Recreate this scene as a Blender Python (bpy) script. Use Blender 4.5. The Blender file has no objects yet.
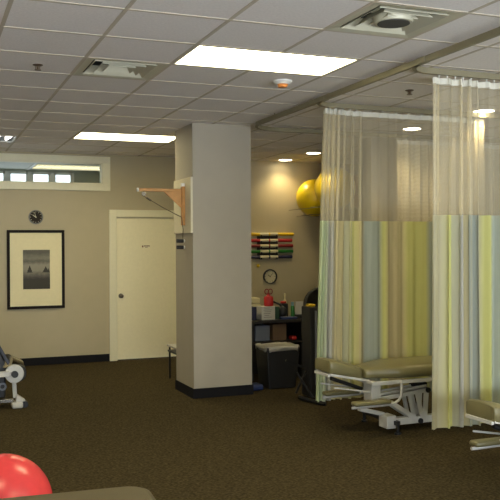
import bpy, bmesh, math, random
from mathutils import Vector, Matrix
random.seed(7)
PI = math.pi
C = bpy.context.scene.collection

# ------------------------------------------------------------------ materials
def lin(h):
    h = h.lstrip('#'); o = []
    for i in (0, 2, 4):
        v = int(h[i:i+2], 16) / 255
        o.append(v/12.92 if v <= .04045 else ((v+.055)/1.055)**2.4)
    return (o[0], o[1], o[2], 1)

def mat(name, col, rough=.6, metal=0.0, var=0.0, scale=30, bump=0.0, bscale=200, coat=0.0, spec=.5, alpha=1):
    m = bpy.data.materials.new(name); m.use_nodes = True
    nt = m.node_tree; b = nt.nodes['Principled BSDF']
    c = lin(col)
    b.inputs['Roughness'].default_value = rough
    b.inputs['Metallic'].default_value = metal
    b.inputs['Coat Weight'].default_value = coat
    b.inputs['Specular IOR Level'].default_value = spec
    tc = nt.nodes.new('ShaderNodeTexCoord')
    n = nt.nodes.new('ShaderNodeTexNoise'); n.inputs['Scale'].default_value = scale; n.inputs['Detail'].default_value = 4
    nt.links.new(tc.outputs['Object'], n.inputs['Vector'])
    r = nt.nodes.new('ShaderNodeValToRGB')
    v = var if var else .02
    r.color_ramp.elements[0].color = (c[0]*(1-v), c[1]*(1-v), c[2]*(1-v), 1)
    r.color_ramp.elements[1].color = (min(1, c[0]*(1+v)), min(1, c[1]*(1+v)), min(1, c[2]*(1+v)), 1)
    r.color_ramp.elements[0].position = .3; r.color_ramp.elements[1].position = .7
    nt.links.new(n.outputs['Fac'], r.inputs['Fac'])
    nt.links.new(r.outputs['Color'], b.inputs['Base Color'])
    if bump:
        n2 = nt.nodes.new('ShaderNodeTexNoise'); n2.inputs['Scale'].default_value = bscale; n2.inputs['Detail'].default_value = 3
        nt.links.new(tc.outputs['Object'], n2.inputs['Vector'])
        bp = nt.nodes.new('ShaderNodeBump'); bp.inputs['Strength'].default_value = bump; bp.inputs['Distance'].default_value = .004
        nt.links.new(n2.outputs['Fac'], bp.inputs['Height'])
        nt.links.new(bp.outputs['Normal'], b.inputs['Normal'])
    return m

def emat(name, col, s):
    m = bpy.data.materials.new(name); m.use_nodes = True
    nt = m.node_tree; nt.nodes.clear()
    o = nt.nodes.new('ShaderNodeOutputMaterial'); e = nt.nodes.new('ShaderNodeEmission')
    e.inputs['Color'].default_value = (*col, 1); e.inputs['Strength'].default_value = s
    nt.links.new(e.outputs[0], o.inputs[0]); return m

M = {
 'wall': mat('painted_wall', '#b5a98b', .75, var=.02, scale=6, bump=.15, bscale=350),
 'pillar': mat('painted_pillar', '#aba291', .75, var=.02, scale=6, bump=.15, bscale=350),
 'board': mat('painted_board', '#d8cfb4', .7),
 'tile': mat('ceiling_tile', '#ebe4de', .9, var=.05, scale=60, bump=.35, bscale=260),
 'tbar': mat('ceiling_grid_bar', '#c2b6a2', .7),
 'carpet': mat('brown_carpet', '#413824', 1.0, var=.6, scale=52, bump=.8, bscale=220, spec=.1),
 'base': mat('vinyl_baseboard', '#17161a', .8, spec=.2),
 'trim': mat('white_trim_paint', '#e3dcbc', .5, var=.02),
 'door': mat('door_paint', '#f0e6c2', .5, var=.02),
 'chrome': mat('chrome', '#c9c6c0', .22, 1.0),
 'brass': mat('knob_metal', '#6e665a', .3, 1.0),
 'black': mat('black_plastic', '#18181a', .5),
 'blackwood': mat('black_laminate', '#1b1817', .45),
 'blackmetal': mat('black_metal', '#1a1a1c', .4, .2),
 'white': mat('white_enamel', '#c6c4be', .4),
 'whitepl': mat('white_plastic', '#dedbd2', .45),
 'cream': mat('cream_plastic', '#d8cd9a', .5),
 'vinyl': mat('olive_grey_vinyl', '#77704e', .3, var=.05, scale=12, bump=.12, bscale=300),
 'vinyl2': mat('olive_brown_vinyl', '#4a3f24', .6, var=.05, scale=12, bump=.12, bscale=300),
 'wood': mat('honey_wood', '#c08a48', .5, var=.12, scale=14),
 'frame': mat('dark_wood_frame', '#1c1613', .7, spec=.2),
 'matboard': mat('mat_board', '#e6dab0', .8),
 'rail': mat('track_aluminium', '#8a8268', .5, .2),
 'red': mat('red_rubber', '#ea484c', .26, var=.03),
 'redpl': mat('red_plastic', '#b0201d', .5),
 'maroon': mat('maroon_plastic', '#7e1c1e', .4),
 'green': mat('green_plastic', '#1e6a22', .4),
 'dgreen': mat('dark_green_plastic', '#1d3b28', .5),
 'navy': mat('navy_plastic', '#1e2140', .5),
 'blue': mat('blue_plastic', '#23315c', .5),
 'yellow': mat('yellow_plastic', '#d8b41c', .4),
 'yball': mat('yellow_rubber', '#d9bc10', .35, var=.03),
 'oball': mat('tan_rubber', '#a9742c', .4, var=.03),
 'grey': mat('grey_plastic', '#6c7078', .5),
 'darkgrey': mat('dark_grey_metal', '#3a3d46', .5, .3),
 'brown': mat('brown_card', '#6a5138', .7),
 'label': mat('paper_label', '#c9c2a4', .7),
 'paper': mat('white_paper', '#b5b1a6', .7),
 'liner': mat('bin_liner', '#a9a59b', .35, bump=.6, bscale=40),
 'ink': mat('ink', '#3a3330', .7),
 'softink': mat('soft_print_ink', '#3a362b', .7),
 'rink': mat('red_brown_ink', '#7a4a34', .7),
 'clockrim': mat('grey_metal_rim', '#77756c', .5, .4),
 'clockdark': mat('dark_clock_face', '#2c261f', .7, spec=.2),
 'clockface': mat('cream_clock_face', '#cfc6a4', .5),
 'wall2': mat('pale_wall', '#a9ac9c', .8),
 'tile2': mat('pale_ceiling', '#d2d2c8', .9),
 'ventmetal': mat('vent_metal', '#c4bfa8', .5, .1),
 'ventdark': mat('vent_recess', '#4a4842', .8),
 'ring': mat('white_ring', '#e2dfd8', .4),
 'amber': mat('amber_lens', '#d98a4a', .3),
 'brasscup': mat('sprinkler_metal', '#6b5a48', .4, .6),
 'skyblue': mat('pale_blue_plastic', '#7fa0a8', .5),
}
M['lamp'] = emat('fluorescent_lens', (1.0, .89, .52), 12.5)
M['lampdim'] = emat('dim_fluorescent_lens', (1.0, .88, .55), .62)
M['lamp2'] = emat('bright_lamp', (1.0, .95, .85), 6.0)
M['down'] = emat('downlight_lamp', (1.0, .88, .62), 14.0)
M['daylight'] = emat('daylight_sky', (.86, .94, 1.0), 5.0)

def picture_mat():
    m = bpy.data.materials.new('misty_landscape_print'); m.use_nodes = True
    nt = m.node_tree; b = nt.nodes['Principled BSDF']; b.inputs['Roughness'].default_value = .6
    tc = nt.nodes.new('ShaderNodeTexCoord'); sx = nt.nodes.new('ShaderNodeSeparateXYZ')
    nt.links.new(tc.outputs['Generated'], sx.inputs[0])
    n = nt.nodes.new('ShaderNodeTexNoise'); n.inputs['Scale'].default_value = 7
    mp = nt.nodes.new('ShaderNodeMapping'); mp.inputs['Scale'].default_value = (1, 1, 2.2)
    nt.links.new(tc.outputs['Generated'], mp.inputs[0]); nt.links.new(mp.outputs[0], n.inputs['Vector'])
    ad = nt.nodes.new('ShaderNodeMath'); ad.operation = 'MULTIPLY_ADD'; ad.inputs[1].default_value = .14
    nt.links.new(n.outputs['Fac'], ad.inputs[0]); nt.links.new(sx.outputs['Z'], ad.inputs[2])
    r = nt.nodes.new('ShaderNodeValToRGB'); e = r.color_ramp
    pts = [(0.0, '#241f1a'), (.3, '#2c261f'), (.42, '#5b5547'), (.55, '#8a8470'), (.68, '#8e8874'), (.78, '#5f5b4c'), (.86, '#7b7663'), (1.0, '#5a5647')]
    e.elements[0].position = 0; e.elements[0].color = lin(pts[0][1])
    e.elements[1].position = 1; e.elements[1].color = lin(pts[-1][1])
    for p, c in pts[1:-1]:
        k = e.elements.new(p); k.color = lin(c)
    nt.links.new(ad.outputs[0], r.inputs[0]); nt.links.new(r.outputs[0], b.inputs['Base Color'])
    return m
M['print'] = picture_mat()

def stripe_mat(name, bands, length):
    """bands: (start metre along the cloth, colour)"""
    m = bpy.data.materials.new(name); m.use_nodes = True
    nt = m.node_tree; nt.nodes.clear()
    o = nt.nodes.new('ShaderNodeOutputMaterial')
    uv = nt.nodes.new('ShaderNodeUVMap'); uv.uv_map = 'UVMap'
    sx = nt.nodes.new('ShaderNodeSeparateXYZ'); nt.links.new(uv.outputs[0], sx.inputs[0])
    dv = nt.nodes.new('ShaderNodeMath'); dv.operation = 'DIVIDE'; dv.inputs[1].default_value = length
    nt.links.new(sx.outputs['X'], dv.inputs[0])
    r = nt.nodes.new('ShaderNodeValToRGB'); cr = r.color_ramp; cr.interpolation = 'LINEAR'
    stops = []
    for i, (s, c) in enumerate(bands):
        e = bands[i+1][0] if i+1 < len(bands) else length
        g = min(.022, (e-s)*.38)
        stops.append(((s+g)/length, c)); stops.append(((e-g)/length, c))
    stops = stops[:32]
    cr.elements[0].position = stops[0][0]; cr.elements[0].color = lin(stops[0][1])
    cr.elements[1].position = stops[-1][0]; cr.elements[1].color = lin(stops[-1][1])
    for p, c in stops[1:-1]:
        k = cr.elements.new(min(max(p, 0), 1)); k.color = lin(c)
    nt.links.new(dv.outputs[0], r.inputs[0])
    # fine thread streaks
    n = nt.nodes.new('ShaderNodeTexNoise'); mp = nt.nodes.new('ShaderNodeMapping'); mp.inputs['Scale'].default_value = (60, .6, 1)
    nt.links.new(uv.outputs[0], mp.inputs[0]); nt.links.new(mp.outputs[0], n.inputs['Vector']); n.inputs['Scale'].default_value = 1
    mx = nt.nodes.new('ShaderNodeMix'); mx.data_type = 'RGBA'; mx.blend_type = 'OVERLAY'; mx.inputs['Factor'].default_value = .12
    nt.links.new(r.outputs[0], mx.inputs['A']); nt.links.new(n.outputs['Fac'], mx.inputs['B'])
    d = nt.nodes.new('ShaderNodeBsdfDiffuse'); t = nt.nodes.new('ShaderNodeBsdfTranslucent')
    nt.links.new(mx.outputs['Result'], d.inputs[0]); nt.links.new(mx.outputs['Result'], t.inputs[0])
    ms = nt.nodes.new('ShaderNodeMixShader'); ms.inputs[0].default_value = .3
    nt.links.new(d.outputs[0], ms.inputs[1]); nt.links.new(t.outputs[0], ms.inputs[2]); nt.links.new(ms.outputs[0], o.inputs[0])
    return m

def net_mat(name, base, col='#f0e6ca', pitch=.013):
    m = bpy.data.materials.new(name); m.use_nodes = True
    nt = m.node_tree; nt.nodes.clear(); L = nt.links.new
    def mth(op, a=None, b=None):
        x = nt.nodes.new('ShaderNodeMath'); x.operation = op
        for i, v in enumerate((a, b)):
            if v is None: continue
            if isinstance(v, (int, float)): x.inputs[i].default_value = v
            else: L(v, x.inputs[i])
        return x.outputs[0]
    o = nt.nodes.new('ShaderNodeOutputMaterial')
    uv = nt.nodes.new('ShaderNodeUVMap'); uv.uv_map = 'UVMap'
    sx = nt.nodes.new('ShaderNodeSeparateXYZ'); L(uv.outputs[0], sx.inputs[0])
    k = 2*PI/pitch
    a = mth('SINE', mth('MULTIPLY', mth('ADD', sx.outputs['X'], sx.outputs['Y']), k/1.4))
    b = mth('SINE', mth('MULTIPLY', mth('SUBTRACT', sx.outputs['X'], sx.outputs['Y']), k/1.4))
    p = mth('MULTIPLY', a, b)
    f = mth('ADD', mth('MULTIPLY', p, -.28), base)
    f = mth('MINIMUM', mth('MAXIMUM', f, .02), .98)
    d = nt.nodes.new('ShaderNodeBsdfDiffuse'); d.inputs[0].default_value = lin(col)
    t = nt.nodes.new('ShaderNodeBsdfTranslucent'); t.inputs[0].default_value = lin(col)
    ms = nt.nodes.new('ShaderNodeMixShader'); ms.inputs[0].default_value = .4
    L(d.outputs[0], ms.inputs[1]); L(t.outputs[0], ms.inputs[2])
    tr = nt.nodes.new('ShaderNodeBsdfTransparent')
    m2 = nt.nodes.new('ShaderNodeMixShader'); L(f, m2.inputs[0]); L(tr.outputs[0], m2.inputs[1]); L(ms.outputs[0], m2.inputs[2])
    L(m2.outputs[0], o.inputs[0]); return m

def glass_mat():
    m = bpy.data.materials.new('window_glass'); m.use_nodes = True
    nt = m.node_tree; nt.nodes.clear(); L = nt.links.new
    o = nt.nodes.new('ShaderNodeOutputMaterial'); f = nt.nodes.new('ShaderNodeFresnel'); f.inputs[0].default_value = 1.4
    g = nt.nodes.new('ShaderNodeBsdfGlossy'); g.inputs['Roughness'].default_value = .02
    t = nt.nodes.new('ShaderNodeBsdfTransparent'); t.inputs[0].default_value = (.93, .96, .94, 1)
    ms = nt.nodes.new('ShaderNodeMixShader'); L(f.outputs[0], ms.inputs[0]); L(t.outputs[0], ms.inputs[1]); L(g.outputs[0], ms.inputs[2])
    L(ms.outputs[0], o.inputs[0]); return m
M['glass'] = glass_mat()

# ------------------------------------------------------------------ mesh builder
class MB:
    def __init__(s): s.bm = bmesh.new()
    def _grow(s, verts, faces):
        vs = [s.bm.verts.new(v) for v in verts]
        for f in faces:
            try: s.bm.faces.new([vs[i] for i in f])
            except ValueError: pass
        return s
    def box(s, x0, x1, y0, y1, z0, z1, R=None):
        v = [Vector(p) for p in ((x0,y0,z0),(x1,y0,z0),(x1,y1,z0),(x0,y1,z0),(x0,y0,z1),(x1,y0,z1),(x1,y1,z1),(x0,y1,z1))]
        if R:
            c = sum(v, Vector())/8; v = [c + R @ (p-c) for p in v]
        return s._grow(v, [(3,2,1,0),(4,5,6,7),(0,1,5,4),(1,2,6,5),(2,3,7,6),(3,0,4,7)])
    def rbox(s, x0, x1, y0, y1, z0, z1, r=.01, seg=3, R=None):
        t = bmesh.new(); bmesh.ops.create_cube(t, size=1)
        for v in t.verts: v.co = Vector(((x1-x0)*v.co.x, (y1-y0)*v.co.y, (z1-z0)*v.co.z))
        bmesh.ops.bevel(t, geom=t.edges[:], offset=r, segments=seg, affect='EDGES', profile=.5)
        c = Vector(((x0+x1)/2, (y0+y1)/2, (z0+z1)/2))
        t.verts.ensure_lookup_table(); t.verts.index_update()
        s._grow([c + ((R @ v.co) if R else v.co) for v in t.verts], [[v.index for v in f.verts] for f in t.faces])
        t.free(); return s
    def bar(s, p, q, w, h, up=(0,0,1)):
        """rectangular bar from p to q, w wide across, h high"""
        p, q = Vector(p), Vector(q); d = (q-p).normalized(); u = Vector(up)
        a = d.cross(u).normalized(); b = a.cross(d).normalized()
        v = []
        for e in (p, q):
            for i, j in ((-1,-1),(1,-1),(1,1),(-1,1)): v.append(e + a*i*w/2 + b*j*h/2)
        return s._grow(v, [(3,2,1,0),(4,5,6,7),(0,1,5,4),(1,2,6,5),(2,3,7,6),(3,0,4,7)])
    def cyl(s, p, q, r, r2=None, n=20):
        p, q = Vector(p), Vector(q); r2 = r if r2 is None else r2
        d = (q-p).normalized(); a = d.orthogonal().normalized(); b = d.cross(a)
        v = []
        for e, rr in ((p, r), (q, r2)):
            for i in range(n):
                t = 2*PI*i/n; v.append(e + a*math.cos(t)*rr + b*math.sin(t)*rr)
        f = [(i, (i+1) % n, n+(i+1) % n, n+i) for i in range(n)] + [list(range(n))[::-1], list(range(n, 2*n))]
        return s._grow(v, f)
    def ring(s, c, axis, ro, ri, h, n=32):
        c = Vector(c); d = Vector(axis).normalized(); a = d.orthogonal().normalized(); b = d.cross(a); v = []
        for rr, k in ((ro, -h/2), (ro, h/2), (ri, h/2), (ri, -h/2)):
            for i in range(n):
                t = 2*PI*i/n; v.append(c + d*k + a*math.cos(t)*rr + b*math.sin(t)*rr)
        f = []
        for k in range(4):
            for i in range(n):
                f.append((k*n+i, k*n+(i+1) % n, ((k+1) % 4)*n+(i+1) % n, ((k+1) % 4)*n+i))
        return s._grow(v, f)
    def tube(s, pts, r, n=10, closed=False, rz=None):
        P = [Vector(p) for p in pts]; m = len(P); v = []; a = None
        for i, p in enumerate(P):
            if closed: d = (P[(i+1) % m]-P[i-1]).normalized()
            else: d = (P[min(i+1, m-1)]-P[max(i-1, 0)]).normalized()
            a = d.orthogonal().normalized() if a is None else (a - d*a.dot(d)).normalized()
            b = d.cross(a)
            for k in range(n):
                t = 2*PI*k/n; v.append(p + a*math.cos(t)*r + b*math.sin(t)*r)
        f = []
        for i in range(m if closed else m-1):
            j = (i+1) % m
            for k in range(n): f.append((i*n+k, i*n+(k+1) % n, j*n+(k+1) % n, j*n+k))
        if not closed: f += [list(range(n))[::-1], [(m-1)*n+k for k in range(n)]]
        return s._grow(v, f)
    def ribbon(s, pts, w, h):
        """vertical rectangular section swept along a level path"""
        P = [Vector(p) for p in pts]; m = len(P); v = []
        for i, p in enumerate(P):
            d = (P[min(i+1, m-1)]-P[max(i-1, 0)]).normalized(); a = Vector((d.y, -d.x, 0)).normalized()
            for x, z in ((-1,-1),(1,-1),(1,1),(-1,1)): v.append(p + a*x*w/2 + Vector((0,0,z*h/2)))
        f = [(0,1,2,3), [(m-1)*4+k for k in (3,2,1,0)]]
        for i in range(m-1):
            for k in range(4): f.append((i*4+k, i*4+(k+1) % 4, (i+1)*4+(k+1) % 4, (i+1)*4+k))
        return s._grow(v, f)
    def sphere(s, c, r, n=40, sc=(1,1,1)):
        t = bmesh.new(); bmesh.ops.create_uvsphere(t, u_segments=n, v_segments=n//2, radius=r)
        t.verts.index_update(); c = Vector(c)
        s._grow([c+Vector((v.co.x*sc[0], v.co.y*sc[1], v.co.z*sc[2])) for v in t.verts], [[v.index for v in f.verts] for f in t.faces])
        t.free(); return s
    def lathe(s, c, prof, n=28):
        c = Vector(c); m = len(prof); v = []
        for r, z in prof:
            for i in range(n):
                t = 2*PI*i/n; v.append(c + Vector((r*math.cos(t), r*math.sin(t), z)))
        f = []
        for k in range(m-1):
            for i in range(n): f.append((k*n+i, k*n+(i+1) % n, (k+1)*n+(i+1) % n, (k+1)*n+i))
        if prof[0][0] > 1e-5: f.append(list(range(n))[::-1])
        if prof[-1][0] > 1e-5: f.append([(m-1)*n+i for i in range(n)])
        return s._grow(v, f)
    def prism(s, poly, axis, a0, a1):
        """poly of 2-D points extruded along axis; for 'z' (x,y), 'y' (x,z), 'x' (y,z)"""
        def P(p, a): return (p[0], p[1], a) if axis == 'z' else ((p[0], a, p[1]) if axis == 'y' else (a, p[0], p[1]))
        n = len(poly); v = [P(p, a0) for p in poly] + [P(p, a1) for p in poly]
        f = [list(range(n))[::-1], list(range(n, 2*n))] + [(i, (i+1) % n, n+(i+1) % n, n+i) for i in range(n)]
        return s._grow(v, f)
    def xf(s, mtx):
        for v in s.bm.verts: v.co = mtx @ v.co
        return s
    def build(s, name, m, parent=None, smooth=False, bevel=0, subsurf=0, origin=None):
        bm = s.bm
        bmesh.ops.recalc_face_normals(bm, faces=bm.faces[:])
        if parent is not None: org = world_loc(parent)
        elif origin is not None: org = Vector(origin)
        else:
            lo = [min(v.co[i] for v in bm.verts) for i in range(3)]; hi = [max(v.co[i] for v in bm.verts) for i in range(3)]
            org = Vector(((lo[0]+hi[0])/2, (lo[1]+hi[1])/2, lo[2]))
        for v in bm.verts: v.co -= org
        me = bpy.data.meshes.new(name); bm.to_mesh(me); bm.free()
        o = bpy.data.objects.new(name, me); C.objects.link(o); me.materials.append(m)
        if parent is not None: o.parent = parent
        else: o.location = org
        if smooth:
            for p in me.polygons: p.use_smooth = True
            if smooth != 'all':
                try: me.set_sharp_from_angle(angle=math.radians(38))
                except Exception: pass
        if bevel:
            b = o.modifiers.new('bevel', 'BEVEL'); b.width = bevel; b.segments = 2; b.limit_method = 'ANGLE'
        if subsurf:
            b = o.modifiers.new('sub', 'SUBSURF'); b.levels = subsurf; b.render_levels = subsurf
        return o

def world_loc(o):
    v = Vector(o.location)
    while o.parent: o = o.parent; v += Vector(o.location)
    return v
def tag(o, label, cat, group=None):
    o['label'] = label; o['category'] = cat
    if group: o['group'] = group
    return o
def thing(name, label, cat, loc, group=None):
    o = bpy.data.objects.new(name, None); C.objects.link(o); o.location = loc; o.empty_display_size = .1
    return tag(o, label, cat, group)
def struct(mb, name, m, parent=None, **k):
    o = mb.build(name, m, parent, **k); o['kind'] = 'structure'; return o
def copy_tree(o, parent=None):
    c = o.copy(); C.objects.link(c)
    if parent: c.parent = parent
    for ch in list(o.children): copy_tree(ch, c)
    return c

# ------------------------------------------------------------------ room sizes (metres, camera stands at x=0 y=0)
H = 2.925
XL, XR, YF, YB = -2.6, 7.3, -1.6, 11.55
G = .6096; GX, GY = .448, 4.471

# floor
struct(MB().box(XL, XR, YF, YB, -.1, 0), 'floor', M['carpet'])

# ceiling with openings for the fittings (cells of the 2 ft grid)
cells = {}
def cell_range(lo, hi, o): return range(math.floor((lo-o)/G), math.ceil((hi-o)/G))
holes = set()
lights = [(2, 1), (2, 8), (-1, 9), (2, -6), (6, -6), (-2, -3), (-3, 4)]
for i, j in lights: holes |= {(i, j), (i+1, j)}
vents = [(1, 2), (3, -1)]
for v in vents: holes.add(v)
mb = MB()
for i in cell_range(XL, XR, GX):
    for j in cell_range(YF, YB, GY):
        if (i, j) in holes: continue
        x0, x1 = max(XL, GX+i*G), min(XR, GX+(i+1)*G); y0, y1 = max(YF, GY+j*G), min(YB, GY+(j+1)*G)
        if x1-x0 < .02 or y1-y0 < .02: continue
        mb.box(x0, x1, y0, y1, H, H+.02)
ceil = struct(mb, 'ceiling', M['tile'])
mb = MB(); bw = .012; bz = H-.003
for i in cell_range(XL, XR, GX):
    x = GX+i*G
    if not (XL < x < XR): continue
    for j in cell_range(YF, YB, GY):
        if (i-1, j) in holes and (i, j) in holes and not ((i, j) in vents or (i-1, j) in vents): continue
        mb.box(x-bw, x+bw, max(YF, GY+j*G), min(YB, GY+(j+1)*G), bz, H)
for j in cell_range(YF, YB, GY):
    y = GY+j*G
    if YF < y < YB: mb.box(XL, XR, y-bw, y+bw, bz-.0005, H)
struct(mb, 'ceiling_grid', M['tbar'], ceil)
struct(MB().box(XL, XR, YF, YB, H+.3, H+.34), 'ceiling_plenum', M['ventdark'], ceil)

# walls
TX0, TX1, TZ0, TZ1 = -1.2, 2.367, 2.511, 2.80      # transom opening
DX0, DX1, DZ = 2.56, 3.48, 2.048                   # door opening
mb = MB()
mb.box(XL, TX0, YB, YB+.12, 0, H).box(TX0, TX1, YB, YB+.12, 0, TZ0).box(TX0, TX1, YB, YB+.12, TZ1, H)
mb.box(TX1, DX0, YB, YB+.12, 0, H).box(DX0, DX1, YB, YB+.12, DZ, H).box(DX1, XR, YB, YB+.12, 0, H)
struct(mb, 'wall_back', M['wall'])
struct(MB().box(XR, XR+.12, YF, YB+.12, 0, H), 'wall_right', M['wall'])
struct(MB().box(5.03, XR, 8.64, 8.95, 0, H), 'wall_partition', M['pillar'])
# wall behind the camera with three wide windows, and the left wall
WY = YF
wins = [(-2.2, .4), (.8, 3.4), (3.9, 6.6)]
mb = MB(); prev = XL
for a, b in wins:
    mb.box(prev, a, WY-.12, WY, 0, H).box(a, b, WY-.12, WY, 0, .9).box(a, b, WY-.12, WY, 2.4, H); prev = b
mb.box(prev, XR, WY-.12, WY, 0, H)
struct(mb, 'wall_front', M['wall'])
struct(MB().box(XL-.12, XL, YF-.12, YB+.12, 0, H), 'wall_left', M['wall'])
k = 2
for a, b in wins:
    mb = MB().box(a, b, WY-.10, WY-.04, .9, .95).box(a, b, WY-.10, WY-.04, 2.35, 2.4)
    for x in (a, (a+b)/2-.025, b-.05): mb.box(x, x+.05, WY-.10, WY-.04, .9, 2.4)
    w = struct(mb, 'window_%d' % k, M['trim'])
    struct(MB().box(a+.02, b-.02, WY-.072, WY-.068, .92, 2.38), 'pane', M['glass'], w); k += 1
# pillar
PX0, PX1, PY0, PY1 = 2.665, 3.33, 8.30, 8.94
struct(MB().box(PX0, PX1, PY0, PY1, 0, H), 'wall_pillar', M['pillar'])
# baseboards
bh = .105
struct(MB().box(XL, 2.455, YB-.012, YB, 0, bh).box(3.585, XR, YB-.012, YB, 0, bh), 'baseboard_back', M['base'], bevel=.003)
t = .012
struct(MB().box(PX0-t, PX1+t, PY0-t, PY0, 0, bh).box(PX0-t, PX1+t, PY1, PY1+t, 0, bh).box(PX0-t, PX0, PY0, PY1, 0, bh).box(PX1, PX1+t, PY0, PY1, 0, bh), 'baseboard_pillar', M['base'])
struct(MB().box(5.03-t, XR, 8.64-t, 8.64, 0, bh).box(5.03-t, 5.03, 8.64, 8.95, 0, bh), 'baseboard_partition', M['base'])
struct(MB().box(XL, XL+t, YF, YB, 0, bh), 'baseboard_left', M['base'])
struct(MB().box(XR-t, XR, YF, 8.6, 0, bh), 'baseboard_right', M['base'])

# transom window
mb = MB(); o_ = .112
mb.box(TX0-o_, TX1+o_, YB-.025, YB, TZ1, TZ1+.095).box(TX0-o_, TX1+o_, YB-.025, YB, TZ0-.098, TZ0)
mb.box(TX1, TX1+o_, YB-.025, YB, TZ0, TZ1).box(TX0-o_, TX0, YB-.025, YB, TZ0, TZ1)
w1 = struct(mb, 'window_1', M['trim'], bevel=.004)
mb = MB().box(TX0, TX1, YB-.01, YB+.12, TZ0, TZ0+.012).box(TX0, TX1, YB-.01, YB+.12, TZ1-.012, TZ1).box(TX1-.012, TX1, YB-.01, YB+.12, TZ0, TZ1).box(TX0, TX0+.012, YB-.01, YB+.12, TZ0, TZ1)
struct(mb, 'window_frame', M['trim'], w1)
struct(MB().box(TX0+.01, TX1-.01, YB+.058, YB+.062, TZ0+.01, TZ1-.01), 'pane', M['glass'], w1)

# room beyond the transom
NY = 14.25
H2 = 2.94
struct(MB().box(-2.6, 4.6, YB+.12, NY, H2, H2+.05), 'ceiling_beyond', M['tile2'])
mb = MB()
for x in (.45, 1.655, 2.86): mb.box(x-.02, x+.02, YB+.12, NY, H2-.012, H2)
struct(mb, 'ceiling_beyond_grid', M['whitepl'])
struct(MB().box(-2.6, 4.6, YB+.12, NY, -.1, 0), 'floor_beyond', M['carpet'])
fw = [(2.43-.37*(q+1)+.03, 2.43-.37*q-.03) for q in range(12)][::-1]
mb = MB(); prev = -2.6
for a, b in fw:
    mb.box(prev, a, NY, NY+.1, 0, 3).box(a, b, NY, NY+.1, 0, 1.2).box(a, b, NY, NY+.1, 2.885, 3); prev = b
mb.box(prev, 4.6, NY, NY+.1, 0, 3)
struct(mb, 'wall_beyond', M['wall2'])
struct(MB().box(-2.7, -2.6, YB+.12, NY+.1, 0, 3), 'wall_beyond_left', M['wall2'])
struct(MB().box(4.6, 4.7, YB+.12, NY+.1, 0, 3), 'wall_beyond_right', M['wall2'])
for q, (a, b) in enumerate(fw):
    mb = MB().box(a-.03, a+.03, NY-.03, NY+.06, 1.2, 2.90).box(b-.03, b+.03, NY-.03, NY+.06, 1.2, 2.90)
    mb.box(a, b, NY-.03, NY+.06, 2.862, 2.90).box(a, b, NY-.03, NY+.06, 1.2, 1.26)
    struct(mb, 'window_%d' % (5+q), M['whitepl'])
o = MB().box(1.70, 3.5, 13.3, 13.95, H2-.016, H2-.004).build('ceiling_light', M['lampdim'])
tag(o, 'warm strip ceiling light seen through the high transom window', 'ceiling light')

# door
mb = MB(); d0 = .10
mb.box(DX0-d0, DX0, YB-.022, YB, 0, DZ+d0).box(DX1, DX1+d0, YB-.022, YB, 0, DZ+d0).box(DX0, DX1, YB-.022, YB, DZ, DZ+d0)
mb.box(DX0-.0, DX0+.012, YB, YB+.11, 0, DZ).box(DX1-.012, DX1, YB, YB+.11, 0, DZ).box(DX0, DX1, YB, YB+.11, DZ-.012, DZ)
struct(mb, 'trim_1', M['trim'], bevel=.003)
door = struct(MB().box(DX0+.014, DX1-.014, YB+.028, YB+.07, .01, DZ-.016), 'door_1', M['door'], bevel=.002)
mb = MB().cyl((2.63, YB+.028, .92), (2.63, YB+.02, .92), .034).cyl((2.63, YB+.02, .92), (2.63, YB-.02, .92), .012).sphere((2.63, YB-.035, .92), .029, 20)
k_ = struct(mb, 'door_knob', M['brass'], door, smooth=True)
sg = MB().box(2.945, 2.965, YB+.0255, YB+.0278, 1.612, 1.638)
for q in range(7): sg.box(2.975+q*.0125, 2.975+q*.0125+.009, YB+.0255, YB+.0278, 1.624, 1.640)
for q in range(3): sg.box(2.992+q*.0125, 2.992+q*.0125+.009, YB+.0255, YB+.0278, 1.608, 1.616)
struct(sg, 'door_lettering', M['rink'], door)

# ------------------------------------------------------------------ ceiling fittings
def ceiling_light(i, j, label, group='recessed fluorescent ceiling lights'):
    x0, x1, y0, y1 = GX+i*G+bw, GX+(i+2)*G-bw, GY+j*G+bw, GY+(j+1)*G-bw
    r = thing('ceiling_light', label, 'ceiling light', ((x0+x1)/2, (y0+y1)/2, H-.01), group)
    f = MB(); e = .012; zt = H+.07
    f.box(x0, x1, y0, y0+e, H-.004, zt).box(x0, x1, y1-e, y1, H-.004, zt).box(x0, x0+e, y0, y1, H-.004, zt).box(x1-e, x1, y0, y1, H-.004, zt).box(x0, x1, y0, y1, zt, zt+.01)
    f.build('frame', M['ring'], r)
    MB().box(x0+e, x1-e, y0+e, y1-e, H+.006, H+.010).build('diffuser', M['lamp'], r)
    return r
lab = ['long lit ceiling light with white lens, the near one in the middle of the ceiling',
       'lit ceiling light in front of the door, beside the top of the pillar', None,
       'lit ceiling light above the front windows, behind the viewer on the window side',
       'lit ceiling light at the far right of the front windows',
       'lit ceiling light near the left front corner',
       'lit ceiling light near the left wall']
for (i, j), l in zip(lights, lab):
    if l is None: continue
    ceiling_light(i, j, l)
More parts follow.
